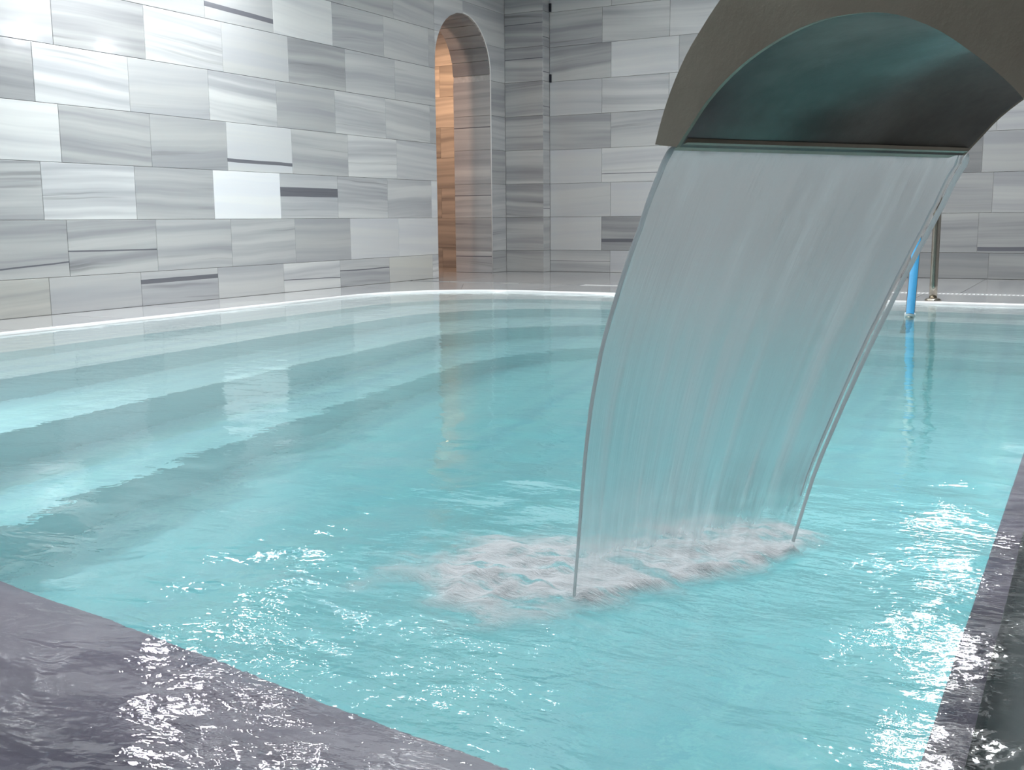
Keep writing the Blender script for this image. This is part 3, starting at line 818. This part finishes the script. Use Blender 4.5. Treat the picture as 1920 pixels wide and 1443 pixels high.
d_ = b.n('ShaderNodeBsdfPrincipled'); d_.inputs['Base Color'].default_value = (.95, .965, 1, 1); d_.inputs['Roughness'].default_value = .33; bf = b.n('ShaderNodeBump'); bf.inputs['Strength'].default_value = .8; bf.inputs['Distance'].default_value = .006; b.l(b.math('ADD', n1, b.math('MULTIPLY', n3, .5)), bf.inputs['Height']); b.l(bf.outputs[0], d_.inputs['Normal'])
tr = b.n('ShaderNodeBsdfTransparent')
mx = b.n('ShaderNodeMixShader'); b.l(mk, mx.inputs[0]); b.l(tr.outputs[0], mx.inputs[1]); b.l(d_.outputs[0], mx.inputs[2]); b.l(mx.outputs[0], out.inputs[0])
V = []; F = []; fv = []
NA, NB_ = 110, 90
dirL = (W2-W1); Lh = dirL.length; dirL.normalize(); nrm = Vector((-dirL.y, dirL.x, 0))
for j in range(NB_+1):
    for i in range(NA+1):
        a = -0.26 + (Lh+0.44)*i/NA; c = -0.22 + 0.62*j/NB_
        P_ = W1 + dirL*a + nrm*c
        f_ = max(0, min(1, a/Lh))
        aa = max(0, -a/0.19) + max(0, (a-Lh)/0.12)
        wdt = 0.27*(1-f_) + 0.16*f_
        cc = (c-0.09*(1-f_)-0.05*f_); cc = cc/wdt if cc > 0 else -cc/(0.17 - 0.07*f_)
        d = math.hypot(aa, cc)
        v_ = 1.15 - d + 0.45*noise.noise((P_.x*8, P_.y*8, 4)) + 0.25*noise.noise((P_.x*22, P_.y*22, 4))
        if 0 < a < Lh: v_ += 0.55*math.exp(-((c+0.004)/0.022)**2)
        edge = min(i, NA-i, j, NB_-j)/8; v_ = max(0, min(1, v_))*min(1, edge)
        h, _ = wave(P_.x, P_.y)
        rid = abs(noise.noise((P_.x*14, P_.y*14, 1)))
        V.append((P_.x-L0.x, P_.y-L0.y, h + 0.002 + v_*(0.017*(1-rid) + 0.007*noise.noise((P_.x*40, P_.y*40, 3))))); fv.append(v_)
W_ = NA+1
for j in range(NB_):
    for i in range(NA): a = j*W_+i; F.append((a, a+1, a+W_+1, a+W_))
me = mesh('splash_foam', V, F, True)
at = me.attributes.new('foam', 'FLOAT', 'POINT'); at.data.foreach_set('value', fv)
tag(link('splash_foam', me, mf, None, L0), 'white churned foam where the falling water sheet hits the pool', 'foam', kind='stuff')

# ------------------------------------------------------------------ ladder grab rail
def ladder(x):
    r = empty('pool_grab_rail', (x, 6.44, ZD))
    top = 0.90; pts = [(0, 0, 0)]
    for i in range(1, 8): pts.append((0, 0, top*0.78*i/8))
    yb, zb = -0.98, -0.02      # where the front leg meets the water
    R_ = 0.20
    for i in range(9):
        a = math.pi/2*i/8; pts.append((0, -R_ + R_*math.cos(a), top*0.78 + R_*math.sin(a)))
    ye = -0.98 + 0.30
    for i in range(1, 9):
        a = math.radians(75)*i/8
        pts.append((0.0, ye+0.40-0.16 - 0.0 - 0.18*math.sin(a) - (0.0), top*0.78 + R_ - 0.18*(1-math.cos(a))))
    last = pts[-1]
    for i in range(1, 13):
        t = i/12; pts.append((0.04*t, last[1] + (yb-0.25-last[1])*t, last[2] + (-0.50-last[2])*t))
    V, F = tube(pts, 0.022, 14); link('rail_tube', mesh('rail_tube', V, F, True), M_STEEL, r)
    V, F = tube([(0, 0, 0), (0, 0, .004), (0, 0, .012), (0, 0, .016)], [.045, .045, .038, .024], 20); link('floor_flange', mesh('floor_flange', V, F, True), M_STEEL, r)
    # blue reflection on the front leg, put in as a coloured strip
    A_ = Vector(last); B_ = Vector((0.04, yb-0.25, -0.50))
    def at_z(z): z -= ZD; t = (z-A_.z)/(B_.z-A_.z); return A_.lerp(B_, t)
    V = []; F = []
    axd = (at_z(0) - at_z(.42)).normalized(); tocam = Vector((0.8, -5.4, 0)); tocam = (tocam - axd*tocam.dot(axd)).normalized(); sd = axd.cross(tocam)
    for zz in (.42, .3, .2, .1, .006):
        for rr_ in (.0235, .0285):
            for k_ in range(7):
                a = math.radians(-42 + 14*k_); V.append(at_z(zz) + (tocam*math.cos(a) + sd*math.sin(a))*rr_)
    for i_ in range(4):
        for q_ in range(6):
            a = i_*14+7+q_; F.append((a, a+14, a+15, a+1)); a -= 7; F.append((a, a+1, a+15, a+14))
        a = i_*14; F.append((a, a+14, a+21, a+7)); a += 6; F.append((a, a+7, a+21, a+14))
    for a in (0, 56): F += [(a+q_, a+q_+1, a+q_+8, a+q_+7) for q_ in range(6)]
    link('reflection_strip', mesh('reflection_strip', V, F), M_BLUE, r)['label'] = 'blue reflection along the leg in the water, made as a strip'
    V, F = tube([at_z(.014), at_z(-.006)], [.026, .026], 14); link('glint_ring', mesh('glint_ring', V, F, True), M_WHITE_PLASTIC, r)  # white ring stands in for the glint where the leg meets the water
    return r
tag(ladder(-0.82), 'bent steel pool grab rail with a blue reflection, standing on the far deck', 'handrail')
